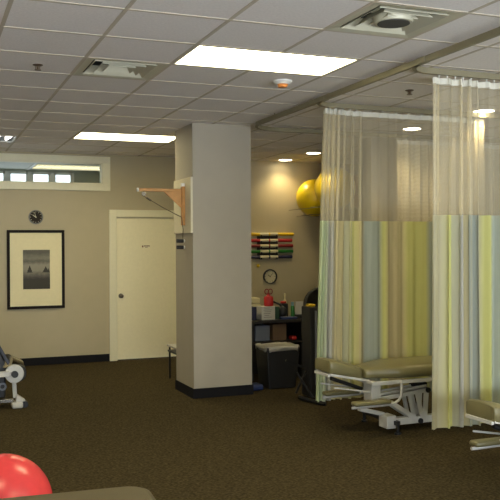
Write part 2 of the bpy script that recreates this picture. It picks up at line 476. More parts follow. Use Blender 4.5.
# louvred light at the left edge
i, j = -1, 9
x0, x1, y0, y1 = GX+i*G+bw, GX+(i+2)*G-bw, GY+j*G+bw, GY+(j+1)*G-bw
r = thing('ceiling_light', 'louvred ceiling light at the left edge showing white lamp triangles', 'ceiling light', ((x0+x1)/2, (y0+y1)/2, H-.01))
MB().box(x0, x1, y0, y0+.02, H-.004, H+.09).box(x0, x1, y1-.02, y1, H-.004, H+.09).box(x0, x0+.02, y0, y1, H-.004, H+.09).box(x1-.02, x1, y0, y1, H-.004, H+.09).build('frame', M['ring'], r)
lv = MB(); lam = MB(); n_ = 9; p_ = (x1-x0-.04)/n_
for q in range(n_):
    a = x0+.02+q*p_
    lam._grow([(a+.012, y0+.03, H+.012), (a+p_-.012, y0+.03, H+.012), (a+p_/2+.01, y0+.5, H+.012), (a+p_/2-.01, y0+.5, H+.012)], [(0, 1, 2, 3)])
lv.box(x0+.02, x1-.02, y0+.02, y1-.02, H+.014, H+.02)
for q in range(n_+1):
    a = x0+.02+q*p_; lv.box(a-.003, a+.003, y0+.02, y1-.02, H, H+.014)
lv.build('louver', M['grey'], r); lam.build('lamp', M['lamp2'], r)

def downlight(y, label, e=26, x=5.11):
    e *= .4
    r = thing('downlight', label, 'downlight', (x, y, H-.01), 'round downlights in a row along the right')
    MB().ring((x, y, H-.004), (0,0,1), .115, .10, .008, 32).build('trim_ring', M['ring'], r, smooth=True)
    MB().cyl((x, y, H-.003), (x, y, H-.001), .10, n=28).build('lamp_lens', M['down'], r)
    l = bpy.data.lights.new('downlight_beam', 'SPOT'); l.energy = e; l.color = (1, .80, .42); l.spot_size = math.radians(120); l.spot_blend = .7; l.shadow_soft_size = .06
    o = bpy.data.objects.new('beam', l); C.objects.link(o); o.parent = r; o.location = (0, 0, -.01)
    return r
downlight(11.33, 'round downlight closest to the back wall, making a bright scallop on it', 56)
downlight(10.37, 'round downlight over the yellow balls, second from the back wall', 50)
downlight(7.87, 'round downlight seen over the middle curtain, in front of the farthest curtain', 75)
downlight(6.60, 'round downlight seen through the netting of the nearest curtain', 190)
downlight(4.2, 'round downlight over the nearest treatment bay, outside the picture', 40)

# vents
def four_way(i, j, label):
    x0, x1, y0, y1 = GX+i*G+bw, GX+(i+1)*G-bw, GY+j*G+bw, GY+(j+1)*G-bw; cx, cy = (x0+x1)/2, (y0+y1)/2
    r = thing('ceiling_vent', label, 'air vent', (cx, cy, H))
    def frus(a0, a1, z0, z1, th):
        m = MB(); v = []
        for a, z in ((a0, z0), (a1, z1), (a1, z1+th), (a0, z0+th)):
            for sx, sy in ((-1,-1),(1,-1),(1,1),(-1,1)): v.append((cx+sx*a, cy+sy*a, z))
        f = []
        for k in range(4):
            for q in range(4): f.append((k*4+q, k*4+(q+1) % 4, ((k+1) % 4)*4+(q+1) % 4, ((k+1) % 4)*4+q))
        return m._grow(v, f)
    h = (x1-x0)/2
    frus(h, h-.06, H-.004, H+.005, .004).build('frame', M['ventmetal'], r)
    frus(h-.065, h-.12, H-.004, H+.05, .004).build('slat', M['ventmetal'], r)
    frus(h-.13, h-.18, H-.004, H+.05, .004).build('slat', M['ventmetal'], r)
    frus(h-.19, h-.225, H-.004, H+.04, .004).build('slat', M['ventmetal'], r)
    MB().box(x0, x1, y0, y1, H+.12, H+.125).build('backing', M['ventdark'], r)
    return r, cx, cy, h
four_way(*vents[0], 'square metal ceiling vent by the sprinkler, upper left of the near ceiling light')
r, cx, cy, h = four_way(*vents[1], 'large square ceiling vent with a dark round centre, above the curtain tracks')
MB().cyl((cx, cy, H-.012), (cx, cy, H+.06), .11, .13, 28).build('collar', M['ventmetal'], r, smooth=True)
MB().cyl((cx, cy, H-.016), (cx, cy, H-.012), .095, n=28).build('damper', M['ventdark'], r)

def sprinkler(x, y, label):
    r = thing('sprinkler', label, 'sprinkler', (x, y, H), 'ceiling sprinklers')
    MB().lathe((x, y, H), [(0, -.012), (.02, -.011), (.036, -.004), (.036, 0)]).build('escutcheon', M['brasscup'], r, smooth=True)
    MB().cyl((x, y, H-.01), (x, y, H-.036), .008).cyl((x, y, H-.036), (x, y, H-.039), .024).cyl((x-.014, y, H-.012), (x-.014, y, H-.036), .003, n=8).cyl((x+.014, y, H-.012), (x+.014, y, H-.036), .003, n=8).build('spray_head', M['brasscup'], r)
sprinkler(.78, 6.05, 'small ceiling sprinkler at the upper left, near the vent')
sprinkler(3.84, 5.95, 'small ceiling sprinkler between the curtain tracks')
r = thing('smoke_detector', 'round smoke detector with an amber sensor, behind the near ceiling light', 'smoke detector', (2.668, 5.96, H-.02))
MB().lathe((2.668, 5.96, H), [(0, -.03), (.055, -.03), (.075, -.012), (.075, 0)]).build('housing', M['ring'], r, smooth=True)
MB().lathe((2.668, 5.96, H), [(0, -.055), (.035, -.052), (.045, -.03), (.03, -.028)]).build('sensor', M['amber'], r, smooth=True)

# ------------------------------------------------------------------ curtain tracks
RZ = 2.885
def corner(x, y, r, n=10):
    """rail coming from the camera side along x and turning to +x at y"""
    return [(x + r - r*math.cos(a), y - r + r*math.sin(a), RZ) for a in [PI/2*k/n for k in range(n+1)]]
trk = thing('curtain_track', 'metal curtain track hung under the ceiling, one long run with branches to each bay', 'curtain track', (3.22, 6, RZ))
MB().ribbon([(3.20, -.2, RZ), (3.21, 3.2, RZ), (3.22, 5.0, RZ), (3.235, 7.0, RZ), (3.235, 7.8, RZ)] + corner(3.235, 8.20, .38)[1:] + [(5.0, 8.215, RZ), (XR, 8.22, RZ)], .030, .042).build('rail', M['rail'], trk)
for (xa, yc) in ((3.24, 6.63), (3.225, 5.09), (3.22, 3.6)):
    MB().ribbon(corner(xa, yc, .22) + [(4.5, yc+.005, RZ), (XR, yc+.01, RZ)], .030, .042).build('rail', M['rail'], trk)
    MB().box(xa-.03, xa+.018, yc-.32, yc-.23, RZ-.019, RZ+.019).build('connector', M['rail'], trk)
for y in (1, 2.5, 7.4): MB().cyl((3.225, y, RZ+.017), (3.225, y, H-.005), .006, n=8).build('hanger', M['rail'], trk)

# ------------------------------------------------------------------ curtains
def curtain(label, path, dens, z_top, z_mid, z_bot, bands, net_base, flare=(0, 0), amp=.05, seed=1, hook_step=.14, group='striped privacy curtains'):
    """path: (x,y) points; dens(x): (amp, wavelength)"""
    rnd = random.Random(seed)
    # resample
    P = [Vector((a, b, 0)) for a, b in path]; S = []; step = .004
    for a, b in zip(P, P[1:]):
        n = max(1, int((b-a).length/step))
        for q in range(n): S.append((a.lerp(b, q/n), (b-a).normalized()))
    S.append((P[-1], (P[-1]-P[-2]).normalized()))
    tot = len(S)*step
    ph = 0; rows = []; ph2 = rnd.random()*6; f = 0.0
    x0 = P[0].x
    for q, (p, d) in enumerate(S):
        a_, wl, loop = dens(p.x)
        ph += 2*PI*step/wl*(1+.35*math.sin(q*step*9+ph2))
        nrm = Vector((d.y, -d.x, 0))
        rows.append((p, d, nrm, a_*(1+.3*math.sin(q*step*5+1.3*ph2)), ph, loop*wl))
    def sheet(z0, z1, nz, name, m, par, topamp=1.0, botamp=1.0):
        bm = bmesh.new(); uvl = bm.loops.layers.uv.new('UVMap'); grid = []; arc = []; s = 0; last = None
        for p, d, nrm, a_, ph, lp in rows:
            col = []
            for k in range(nz+1):
                t_ = k/nz; z = z1+(z0-z1)*t_
                g = topamp+(botamp-topamp)*t_
                hfrac = (z_top-z)/(z_top-z_bot)
                fl = flare[0]*max(0, 1-(p.x-x0)/.5)*hfrac
                off = a_*g*(math.sin(ph)+.25*math.sin(2.3*ph+2*hfrac))
                q_ = p + nrm*off + d*(lp*math.sin(2*ph)*g) + Vector((fl, 0, 0)); q_.z = z
                col.append(bm.verts.new(q_))
            c0 = col[0].co
            if last is not None: s += (Vector((c0.x, c0.y, 0))-last).length
            last = Vector((c0.x, c0.y, 0)); arc.append((s, p.x)); grid.append(col)
        for i in range(len(grid)-1):
            for k in range(nz):
                fc = bm.faces.new((grid[i][k], grid[i+1][k], grid[i+1][k+1], grid[i][k+1])); fc.smooth = True
                for lp_, (ii, kk) in zip(fc.loops, ((i,k),(i+1,k),(i+1,k+1),(i,k+1))):
                    u = arc[ii][0] if name != 'fabric_panel' else rows[ii][0].x-x0
                    lp_[uvl].uv = (u, grid[ii][kk].co.z)
        me = bpy.data.meshes.new(name)
        org = world_loc(par)
        for v in bm.verts: v.co -= org
        bm.to_mesh(me); bm.free(); me.materials.append(m)
        o = bpy.data.objects.new(name, me); C.objects.link(o); o.parent = par; return o
    r = thing('privacy_curtain', label, 'curtain', (P[0].x, P[0].y, z_bot), group)
    sheet(z_bot, z_mid, 8, 'fabric_panel', stripe_mat('striped_cloth', bands, tot), r, .9, 1.0)
    sheet(z_mid+.001, z_top-.045, 5, 'net_panel', net_mat('curtain_netting', net_base), r, .75, .9)
    sheet(z_top-.045, z_top, 1, 'heading', M['heading'], r, .75, .75)
    q = 0.03
    acc = 0
    for idx, (p, d, nrm, a_, ph, lp) in enumerate(rows):
        acc += step
        stp = hook_step if a_ < .028 else hook_step*.5
        if acc >= stp:
            acc = 0
            MB().cyl((p.x, p.y, z_top-.015), (p.x, p.y, RZ-.018), .0035, n=6).sphere((p.x, p.y, RZ-.022), .008, 8).build('hook', M['whitepl'], r)
    return r
hm = mat('heading_tape', '#dcd8c8', .8)
M['heading'] = hm
def px2x(px, px0, x0, k): return (px-px0)*k+x0
def bands_from(lst, f, x0, tail):
    out = [(max(0, f(px)-x0), c) for px, c in lst]
    e = out[-1][0]
    for w, c in tail:
        if len(out) >= 16: break
        e += w; out.append((e, c))
    return out
PG, LV, BE, GG, YG, BG, KH, GN, BL = '#c8d3ae', '#c2c0b6', '#d3c89c', '#c2c0a0', '#dad990', '#b2bab0', '#ccc098', '#c6c0a0', '#9dabac'
# middle curtain (B)
fB = lambda px: 3.405+(px-325)*.01095
bB = [(310, PG), (328, LV), (334, BE), (344, GG), (350, YG), (355, BE), (361, BG), (378, YG), (383, KH), (394, BE), (402, YG), (424, BG), (430, GG), (440, BE)]
def densB(x):
    if x < 3.79: return (.036, .062, .36)
    if x < 4.88: return (.014, .15, 0)
    return (.030, .075, .25)
curtain('striped cloth curtain with net top, behind the nearer treatment table headrest and cushion', [(3.375, 6.635), (3.55, 6.665), (4.6, 6.67), (5.14, 6.67)], densB, 2.852, 1.838, .212,
        bands_from(bB, fB, 3.375, [(.1, YG), (.1, BG)]), .33, flare=(-.10, 0), seed=3)
# nearest curtain (C)
fC = lambda px: 3.485+(px-432)*.0089
bC = [(425, GN), (446, YG), (455, GG), (457, LV), (463, BE), (468, BL), (475, GN), (483, YG), (494, BG), (503, BE), (512, YG), (522, BL), (532, BE), (545, YG), (560, GG)]
def densC(x):
    if x < 3.88: return (.042, .08, .28)
    return (.022, .15, 0)
curtain('striped cloth curtain with net top, the nearest one at the right edge', [(3.485, 5.11), (4.5, 5.12), (5.6, 5.125)], densC, 2.845, 1.833, .255,
        bands_from(bC, fC, 3.485, []), .36, flare=(-.03, 0), seed=5)
# farthest curtain (A)
bA = [(394, YG), (405, GG), (412, BE), (420, BG), (428, YG), (436, PG)]
def densA(x): return (.04, .11, .05)
curtain('cream net-topped curtain hanging farthest back by the grey partition wall', [(5.13, 8.24), (6.8, 8.26)], densA, 2.843, 1.86, .2,
        bands_from(bA, lambda p: 5.21+(p-394)*.0125, 5.21, [(.2, YG), (.2, BE), (.2, PG), (.2, BG)]), .72, seed=9)

# ------------------------------------------------------------------ treatment tables
def loft(sections, close=True):
    m = MB(); n = len(sections[0]); v = [p for s in sections for p in s]; f = []
    for i in range(len(sections)-1):
        for k in range(n): f.append((i*n+k, i*n+(k+1) % n, (i+1)*n+(k+1) % n, (i+1)*n+k))
    f += [list(range(n))[::-1], [(len(sections)-1)*n+k for k in range(n)]]
    return m._grow(v, f)
def cushion_section(x, hw, zb, zt, cy, n=20, dome=.015, e=.35):
    s = []
    for k in range(n):
        a = 2*PI*k/n; c, d = math.cos(a), math.sin(a)
        yy = math.copysign(abs(c)**e, c)*hw; zz = math.copysign(abs(d)**e, d)
        z = (zb+zt)/2 + zz*(zt-zb)/2 + (dome*(1-(yy/hw)**2) if zz > 0 else 0)
        s.append((x, cy+yy, z))
    return s
def cushion(pts, cy, **k):
    """pts: (x, half width, z bottom, z top); ends rounded off"""
    secs = []
    x, hw, zb, zt = pts[0]; zc = (zb+zt)/2; h = (zt-zb)/2
    for q in (.0, .5, .85): secs.append(cushion_section(x+.022*(1-math.sqrt(1-(1-q)**2)) if q else x+.022*0, (hw-.022*(1-math.sqrt(max(0, 1-(1-q)**2)))), zc-h*(.8+.2*q), zc+h*(.8+.2*q), cy, dome=.005, **k))
    for x, hw, zb, zt in pts[1:-1]: secs.append(cushion_section(x, hw, zb, zt, cy, **k))
    x, hw, zb, zt = pts[-1]; secs.append(cushion_section(x-.012, hw, zb, zt, cy, **k)); secs.append(cushion_section(x, hw-.02, zb+.012, zt-.012, cy, **k))
    return loft(secs)
def treatment_table(label, dx=0, dy=0, flat=0):
    r = thing('treatment_table', label, 'treatment table', (3.9, 6.31, 0), 'padded treatment tables in the curtained bays')
    cy = 6.27
    cushion([(3.50, .13, .475, .545), (3.52, .14, .47, .55), (3.58, .16, .47, .557), (3.65, .18, .47, .562), (3.72, .22, .47, .567), (3.79, .262, .47, .572), (3.86, .27, .47, .576),
             (4.1, .27, .47, .58), (4.6, .27, .47, .58), (5.0, .26, .47, .578), (5.02, .25, .475, .573)], cy).build('table_cushion', M['vinyl'], r, smooth='all')
    s = .08
    cushion([(3.16, .138, .543, .638), (3.185, .142, .535, .640), (3.25, .142, .52, .628), (3.34, .138, .50, .60), (3.42, .135, .48, .575), (3.475, .125, .462, .558), (3.49, .12, .465, .55)], cy, e=.25).build('headrest', M['vinyl'], r, smooth='all')
    # frame
    f = MB()
    for y in (cy-.245, cy+.245): f.bar((3.50, y, .447), (5.0, y, .447), .025, .032)
    f.bar((3.53, cy-.25, .447), (3.53, cy+.25, .447), .03, .032).bar((4.98, cy-.25, .447), (4.98, cy+.25, .447), .03, .032)
    f.build('side_frame', M['white'], r, bevel=.003)
    f = MB()
    for y in (cy-.13, cy+.13):
        f.bar((3.17, y, .528), (3.55, y, .452), .014, .018)
        f.bar((3.23, y, .505), (3.23, y, .405), .018, .018)
        f.bar((3.21, y, .415), (3.56, y, .355), .012, .012)
    f.bar((3.16, cy-.13, .52), (3.16, cy+.13, .52), .02, .022)
    f.build('headrest_frame', M['white'], r, bevel=.002)
    MB().cyl((3.20, cy-.08, .49), (3.50, cy-.08, .38), .016, n=14).build('gas_strut', M['blackmetal'], r, smooth=True)
    MB().rbox(3.55, 3.64, cy-.16, cy-.02, .27, .44, .006).build('post', M['white'], r)
    # arm pads and their bent tubes
    for sgn in (-1, 1):
        y = cy+sgn*.268
        MB().rbox(3.31, 3.66, y-.045, y+.045, .275, .312, .016).build('arm_pad', M['vinyl'], r, smooth=True)
        pts = [(3.30, y, .262), (3.66, y, .266), (3.71, y, .275), (3.75, y, .295), (3.772, y, .325), (3.78, y, .37), (3.78, y, .44)]
        MB().tube(pts, .012).cyl((3.78, y, .44), (3.78, y-sgn*.05, .445), .012).build('arm_tube', M['white'], r, smooth=True)
    # lifting mechanism
    f = MB()
    for y in (cy-.13, cy-.03):
        f.bar((3.60, y, .285), (4.13, y, .335), .018, .035).bar((3.62, y, .33), (4.12, y, .375), .014, .02)
        f.bar((3.76, y, .25), (4.05, y, .065), .018, .04)
        f.bar((3.94, y, .32), (4.00, y, .07), .016, .035).bar((4.02, y, .33), (4.08, y, .07), .016, .04).bar((4.12, y, .34), (4.10, y, .08), .016, .045)
    f.bar((4.12, cy-.13, .345), (4.12, cy+.1, .345), .06, .02)
    f.build('lift_arms', M['white'], r, bevel=.002)
    for (x, z) in ((4.13, .335), (4.05, .07)): MB().cyl((x, cy-.15, z), (x, cy-.01, z), .024).build('pivot', M['blackmetal'], r, smooth=True)
    MB().rbox(4.02, 4.14, cy-.12, cy-.0, .36, .40, .01).build('motor_cover', M['blackmetal'], r, smooth=True)
    f = MB().bar((3.74, cy-.10, .08), (5.0, cy-.10, .08), .07, .06).bar((3.46, cy-.10, .215), (3.70, cy-.10, .15), .05, .035)
    f.build('base_beam', M['white'], r, bevel=.004)
    MB().rbox(3.665, 3.755, cy-.22, cy-.08, .045, .155, .006).build('base_block', M['white'], r)
    MB().bar((3.75, cy-.26, .095), (3.75, cy+.33, .095), .04, .035).build('cross_bar', M['blackmetal'], r)
    MB().bar((4.9, cy-.26, .095), (4.9, cy+.33, .095), .04, .035).build('cross_bar', M['blackmetal'], r)
    for x in (3.75, 4.9):
        for y in (cy-.25, cy+.32):
            MB().cyl((x, y, .012), (x, y, .11), .014).cyl((x, y, 0), (x, y, .014), .028).build('foot', M['blackmetal'], r, smooth=True)
    return r
tb = treatment_table('padded olive-grey treatment table with white lift frame, between the two striped curtains')
t2 = copy_tree(tb)
for ch in t2.children:
    if ch.name.startswith('headrest') and 'frame' not in ch.name: ch.location.z -= .018; t2.location = (3.9+.06, 6.31-2.05, 0)
t2['label'] = 'padded treatment table cut off by the right edge, in front of the nearest curtain'

# ------------------------------------------------------------------ foreground: vinyl couch end and red ball
R = Matrix.Rotation(math.radians(-3.5), 4, 'Z')
org = Vector((.835, 3.235, 0))
def fg(m): return m.xf(Matrix.Translation(org) @ R)
r = thing('massage_table', 'olive vinyl padded table top with a rounded corner at the bottom edge', 'massage table', (0, 2.9, 0))
def rounded(x0, x1, y0, y1, rad, n=8):
    out = []
    for cx_, cy_, a0 in ((x1-rad, y1-rad, 0), (x0+rad, y1-rad, 90), (x0+rad, y0+rad, 180), (x1-rad, y0+rad, 270)):
        for k in range(n+1):
            a = math.radians(a0+90*k/n); out.append((cx_+rad*math.cos(a), cy_+rad*math.sin(a)))
    return out
m_ = MB().prism(rounded(-1.85, 0, -.7, 0, .10), 'z', .585, .65)
fg(m_).build('table_cushion', M['vinyl2'], r, smooth=True, bevel=.018)
fg(MB().box(-1.82, -.03, -.67, -.03, .53, .585)).build('table_frame', M['wood'], r, bevel=.003)
for x in (-1.72, -.14):
    for y in (-.6, -.1):
        fg(MB().box(x-.025, x+.025, y-.025, y+.025, 0, .53)).build('leg', M['wood'], r, bevel=.003)
tag(MB().sphere((.375, 4.46, .262), .262, 56).build('exercise_ball', M['red'], smooth='all'), 'large red exercise ball on the carpet at the lower left', 'exercise ball')

# ------------------------------------------------------------------ back wall hangings
r = thing('framed_picture', 'black framed misty landscape print with a wide cream mat', 'picture', (1.447, YB, .775))
fx0, fx1, fz0, fz1 = 1.062, 1.832, .778, 1.858; fw_ = .038
y = YB-.028
mb = MB().box(fx0, fx1, y, YB-.001, fz0, fz0+fw_).box(fx0, fx1, y, YB-.001, fz1-fw_, fz1).box(fx0, fx0+fw_, y, YB-.001, fz0+fw_, fz1-fw_).box(fx1-fw_, fx1, y, YB-.001, fz0+fw_, fz1-fw_)
mb.build('frame', M['frame'], r, bevel=.004)
MB().box(fx0+fw_-.002, fx1-fw_+.002, YB-.014, YB-.004, fz0+fw_-.002, fz1-fw_+.002).build('mat_board', M['matboard'], r)
MB().box(1.272, 1.632, YB-.018, YB-.0145, 1.048, 1.585).build('print', M['print'], r)
mb = MB()
def cone_tree(m, cx_, z0, w, h):
    pts = [(cx_-w/2, z0)]
    n = 7
    L_ = [(cx_-w/2*(1-k/n)*(1 if k % 2 == 0 else .8), z0+h*k/n) for k in range(n+1)]
    Rr = [(2*cx_-a, b) for a, b in L_[::-1][1:]]
    m.prism(L_+Rr, 'y', YB-.0195, YB-.0182)
cone_tree(mb, 1.36, 1.275, .085, .10); cone_tree(mb, 1.575, 1.275, .10, .085); cone_tree(mb, 1.61, 1.275, .044, .06)
mb.box(1.272, 1.632, YB-.0193, YB-.0182, 1.048, 1.19)
mb.build('print_trees', M['softink'], r)

def wall_clock(x, z, R_, label, face, rim, ink, t1, t2_, hands):
    r = thing('wall_clock', label, 'clock', (x, YB, z-R_))
    MB().ring((x, YB-.018, z), (0,1,0), R_, R_*.86, .034, 40).build('rim', rim, r, smooth=True)
    MB().cyl((x, YB-.002, z), (x, YB-.012, z), R_*.9, n=40).build('face', face, r)
    for q in range(12):
        a = 2*PI*q/12; s_, c_ = math.sin(a), math.cos(a)
        if q % 3 == 0 or True:
            MB().bar((x+s_*R_*.66, YB-.0135, z+c_*R_*.66), (x+s_*R_*.78, YB-.0135, z+c_*R_*.78), .006, .002, up=(0,1,0)).build('hour_mark', ink, r)
    for k, (a, l, w) in enumerate(hands):
        MB().bar((x-math.sin(a)*.01, YB-.0155-.002*k, z-math.cos(a)*.01), (x+math.sin(a)*l, YB-.0155-.002*k, z+math.cos(a)*l), w, .002, up=(0,1,0)).build('hand', ink, r)
    MB().cyl((x, YB-.013, z), (x, YB-.022, z), .007, n=12).build('hub', ink, r)
wall_clock(1.447, 2.035, .098, 'small dark-faced wall clock with silver rim, above the framed picture', M['clockdark'], M['clockrim'], M['label'], 0, 0, [(-.95, .055, .009), (-.25, .07, .006)])
wall_clock(4.935, 1.155, .112, 'black rimmed wall clock with cream face, below the coloured bars', M['clockface'], M['black'], M['ink'], 0, 0, [(-.9, .045, .008), (.75, .065, .005)])

# bar rack
r = thing('bar_rack', 'black wall rack holding coloured exercise bars above the clock', 'wall rack', (4.89, YB, 1.42))
MB().box(4.725, 5.065, YB-.022, YB-.001, 1.43, 1.79).build('back_plate', M['blackwood'], r, bevel=.003)
zs = [1.800, 1.707, 1.624, 1.540, 1.455]
for z in zs:
    for x in (4.765, 5.02): MB().box(x-.010, x+.010, YB-.088, YB-.02, z-.036, z-.0265).box(x-.010, x+.010, YB-.090, YB-.084, z-.036, z-.012).build('peg', M['black'], r)
for z, mm, nm, xa, xb in zip(zs, ('yellow', 'redpl', 'maroon', 'green', 'navy'), ('yellow', 'bright red', 'dark red', 'green', 'black'), (4.60, 4.60, 4.60, 4.60, 4.60), (5.31, 5.285, 5.30, 5.30, 5.285)):
    g = thing('exercise_bar', nm+' padded exercise bar lying in the wall rack', 'exercise bar', ((xa+xb)/2, YB-.055, z-.025), 'exercise bars in the wall rack')
    MB().cyl((xa, YB-.055, z), (xb, YB-.055, z), .025, n=18).build('bar', M[mm], g, smooth=True)
    for a, b in ((4.752, 4.893), (4.918, 5.045)): MB().cyl((a, YB-.055, z), (b, YB-.055, z), .0262, n=18).build('label_wrap', M['label'], g, smooth=True)
tag(MB().sphere((4.737, YB-.027, 1.322), .027, 18).build('massage_ball', M['yellow'], smooth='all'), 'small yellow ball mounted on the wall beside the clock', 'ball')

# exercise balls on wall rings
def wall_ball(x, z, rad, m, y, label):
    g = tag(MB().sphere((x, y, z), rad, 48).build('exercise_ball', m, smooth='all'), label, 'exercise ball', 'inflated balls stored high on the wall')
def ball_rest(x, z, rad, m, y, label, l2, hw=.165):
    wall_ball(x, z, rad, m, y, label)
    zt = z-math.sqrt((rad+.006)**2-.13**2)
    r = thing('ball_bracket', l2, 'wall bracket', (x, YB, zt), 'tube brackets carrying the stored balls')
    for yy in (y-.13, y+.13): MB().cyl((x-hw-.005, yy, zt), (x+hw+.005, yy, zt), .005, n=10).build('tube_rail', M['rail'], r, smooth=True)
    for xx in (x-hw, x+hw): MB().bar((xx, y-.14, zt-.013), (xx, YB-.001, zt-.013), .008, .008).build('arm', M['rail'], r)
ball_rest(5.565, 2.352, .285, M['yball'], 11.25, 'lower left yellow exercise ball high on the back wall', 'tube bracket under the lower left yellow ball')
ball_rest(5.60, 2.462, .30, M['yball'], 10.66, 'upper yellow exercise ball partly behind curtain netting', 'long tube bracket under the upper yellow ball', .33)
ball_rest(6.43, 2.47, .30, M['oball'], 11.22, 'tan exercise ball seen only through the curtain netting', 'tube bracket under the tan ball')

# ------------------------------------------------------------------ pillar side: board, wooden pulley bracket, grips
o = MB().box(2.642, PX0, 8.30, 8.93, 1.76, 2.355).build('mounting_board', M['board'], bevel=.002)
tag(o, 'cream painted board fixed on the side of the pillar behind the wooden bracket', 'board')
r = thing('pulley_bracket', 'wooden wall bracket with a hanging pulley cord on the pillar side', 'pulley bracket', (2.642, 8.52, 1.84))
MB().box(2.606, 2.642, 8.495, 8.545, 1.845, 2.265).build('post', M['wood'], r, bevel=.004)
MB().box(2.135, 2.606, 8.505, 8.535, 2.205, 2.238).build('arm', M['wood'], r, bevel=.004)
MB().prism([(2.606, 2.205), (2.41, 2.205), (2.606, 2.03)], 'y', 8.511, 8.53).build('gusset', M['wood'], r, bevel=.002)
MB().cyl((2.135, 8.52, 2.222), (2.115, 8.52, 2.222), .02).build('end_cap', M['whitepl'], r, smooth=True)
MB().box(2.602, 2.640, 8.497, 8.543, 2.265, 2.30).build('top_cap', M['whitepl'], r)
MB().ring((2.19, 8.52, 2.178), (0,1,0), .022, .008, .014, 20).box(2.186, 2.194, 8.516, 8.524, 2.183, 2.206).build('pulley', M['brass'], r, smooth=True)
MB().tube([(2.19, 8.52, 2.157), (2.24, 8.52, 2.125), (2.40, 8.52, 2.035), (2.56, 8.518, 1.955), (2.600, 8.49, 1.93), (2.612, 8.48, 1.80), (2.62, 8.52, 1.70)], .004, 8).build('cord', M['brass'], r, smooth=True)
MB().cyl((2.22, 8.52, 2.138), (2.27, 8.52, 2.108), .010, n=10).build('cord_clip', M['brass'], r, smooth=True)
for z, s_ in ((1.677, 'upper'), (1.607, 'lower')):
    g = thing('grip_handle', s_+' black foam grip sticking out of the pillar side below the board', 'handle', (2.62, 8.6, z), 'black grips below the wooden bracket')
    MB().cyl((2.575, 8.6, z), (2.650, 8.6, z), .021, n=18).build('foam_grip', M['black'], g, smooth=True)
    MB().cyl((2.650, 8.6, z), (2.664, 8.6, z), .018, n=16).build('end_cap', M['whitepl'], g, smooth=True)

# stool behind the pillar
r = thing('side_table', 'small low table with black metal legs tucked behind the pillar', 'side table', (2.97, 9.55, 0))
MB().rbox(2.78, 3.16, 9.36, 9.74, .395, .42, .006).build('table_top', M['paper'], r)
MB().box(2.79, 3.15, 9.37, 9.73, .33, .352).build('shelf_frame', M['blackmetal'], r)
for x in (2.81, 3.13):
    for y in (9.39, 9.71): MB().cyl((x, y, 0), (x, y, .395), .012, n=12).build('leg', M['blackmetal'], r, smooth=True)

# ------------------------------------------------------------------ alcove: desk and what is on it
r = thing('desk', 'black desk with a cluttered top in the alcove behind the pillar', 'desk', (3.98, 9.35, 0))
MB().box(3.50, 4.40, 9.05, 9.65, .69, .725).build('desk_top', M['blackwood'], r, bevel=.003)
MB().box(3.62, 3.67, 9.08, 9.64, 0, .69).build('side_panel', M['blackwood'], r, bevel=.002)
MB().box(4.34, 4.38, 9.08, 9.64, 0, .69).build('side_panel', M['blackwood'], r, bevel=.002)
MB().box(3.67, 4.34, 9.10, 9.62, .44, .46).build('shelf', M['blackwood'], r)
MB().box(3.67, 4.34, 9.62, 9.64, 0, .69).build('back_panel', M['blackwood'], r)
tag(MB().rbox(3.74, 3.93, 9.2, 9.5, .461, .65, .006).build('storage_box', M['grey']), 'blue-grey storage box on the shelf under the desk top', 'box')
tag(MB().rbox(3.97, 4.15, 9.2, 9.5, .461, .66, .004).build('storage_box', M['brown']), 'brown storage box on the shelf under the desk top', 'box')
tag(MB().rbox(4.20, 4.27, 9.15, 9.25, .461, .51, .015).build('pouch', M['redpl'], smooth=True), 'small red pouch on the shelf above the bin', 'pouch')
dz = .7255
def cx(px, y=9.1): return {9.1: 3.6+.0}.get(0, 0)
r = thing('white_box', 'white carton with printed lines on the desk, under the red jug', 'box', (3.83, 9.2, dz))
MB().box(3.79, 3.965, 9.12, 9.30, dz, .885).build('carton', M['paper'], r, bevel=.002)
mb = MB()
for q, (a, b) in enumerate(((.03, .12), (.02, .15), (.03, .14), (.02, .13), (.03, .11), (.02, .15))):
    mb.box(3.80+a*.8, 3.80+b*.8, 9.1185, 9.1198, .865-q*.022, .869-q*.022)
mb.build('printed_lines', M['ink'], r)
r = thing('plastic_jug', 'red plastic jug with looped handles standing on the white carton', 'jug', (3.88, 9.2, .886))
MB().lathe((3.915, 9.2, .886), [(0, 0), (.052, 0), (.058, .01), (.058, .10), (.05, .118), (.02, .128), (.02, .14), (0, .14)]).build('body', M['redpl'], r, smooth=True)
for sx in (-.024, .024):
    MB().tube([(3.915+sx+.026*math.cos(a), 9.2, 1.062+.03*math.sin(a)) for a in [2*PI*k/16 for k in range(16)]], .006, 8, True).build('handle', M['maroon'], r, smooth=True)
MB().cyl((3.915, 9.2, 1.02), (3.915, 9.2, 1.05), .014, n=12).build('cap', M['maroon'], r, smooth=True)
tag(MB().rbox(3.655, 3.73, 9.14, 9.34, dz, .885, .004).build('binder', M['navy']), 'navy blue binder at the left end of the desk', 'binder')
# cream tray stack farther back
r = thing('paper_tray', 'cream stacked trays at the back left of the desk', 'tray', (3.75, 9.5, dz))
MB().rbox(3.62, 3.90, 9.38, 9.62, dz, .80, .008).build('lower_tray', M['cream'], r)
MB().rbox(3.63, 3.89, 9.39, 9.61, .81, .90, .008).build('middle_tray', M['cream'], r)
MB().rbox(3.63, 3.88, 9.39, 9.61, .91, .975, .008).build('upper_tray', M['cream'], r)
r = thing('table_card', 'small cream card with a green mark above the cream trays', 'card', (3.74, 9.5, .976))
MB().box(3.665, 3.79, 9.5, 9.515, .976, 1.085).build('card', M['label'], r)
MB().box(3.68, 3.72, 9.4985, 9.4998, .99, 1.02).build('green_mark', M['green'], r)
tag(MB().rbox(3.98, 4.05, 9.18, 9.36, dz, .875, .008).build('tissue_box', M['dgreen']), 'dark green box beside the white carton', 'box')
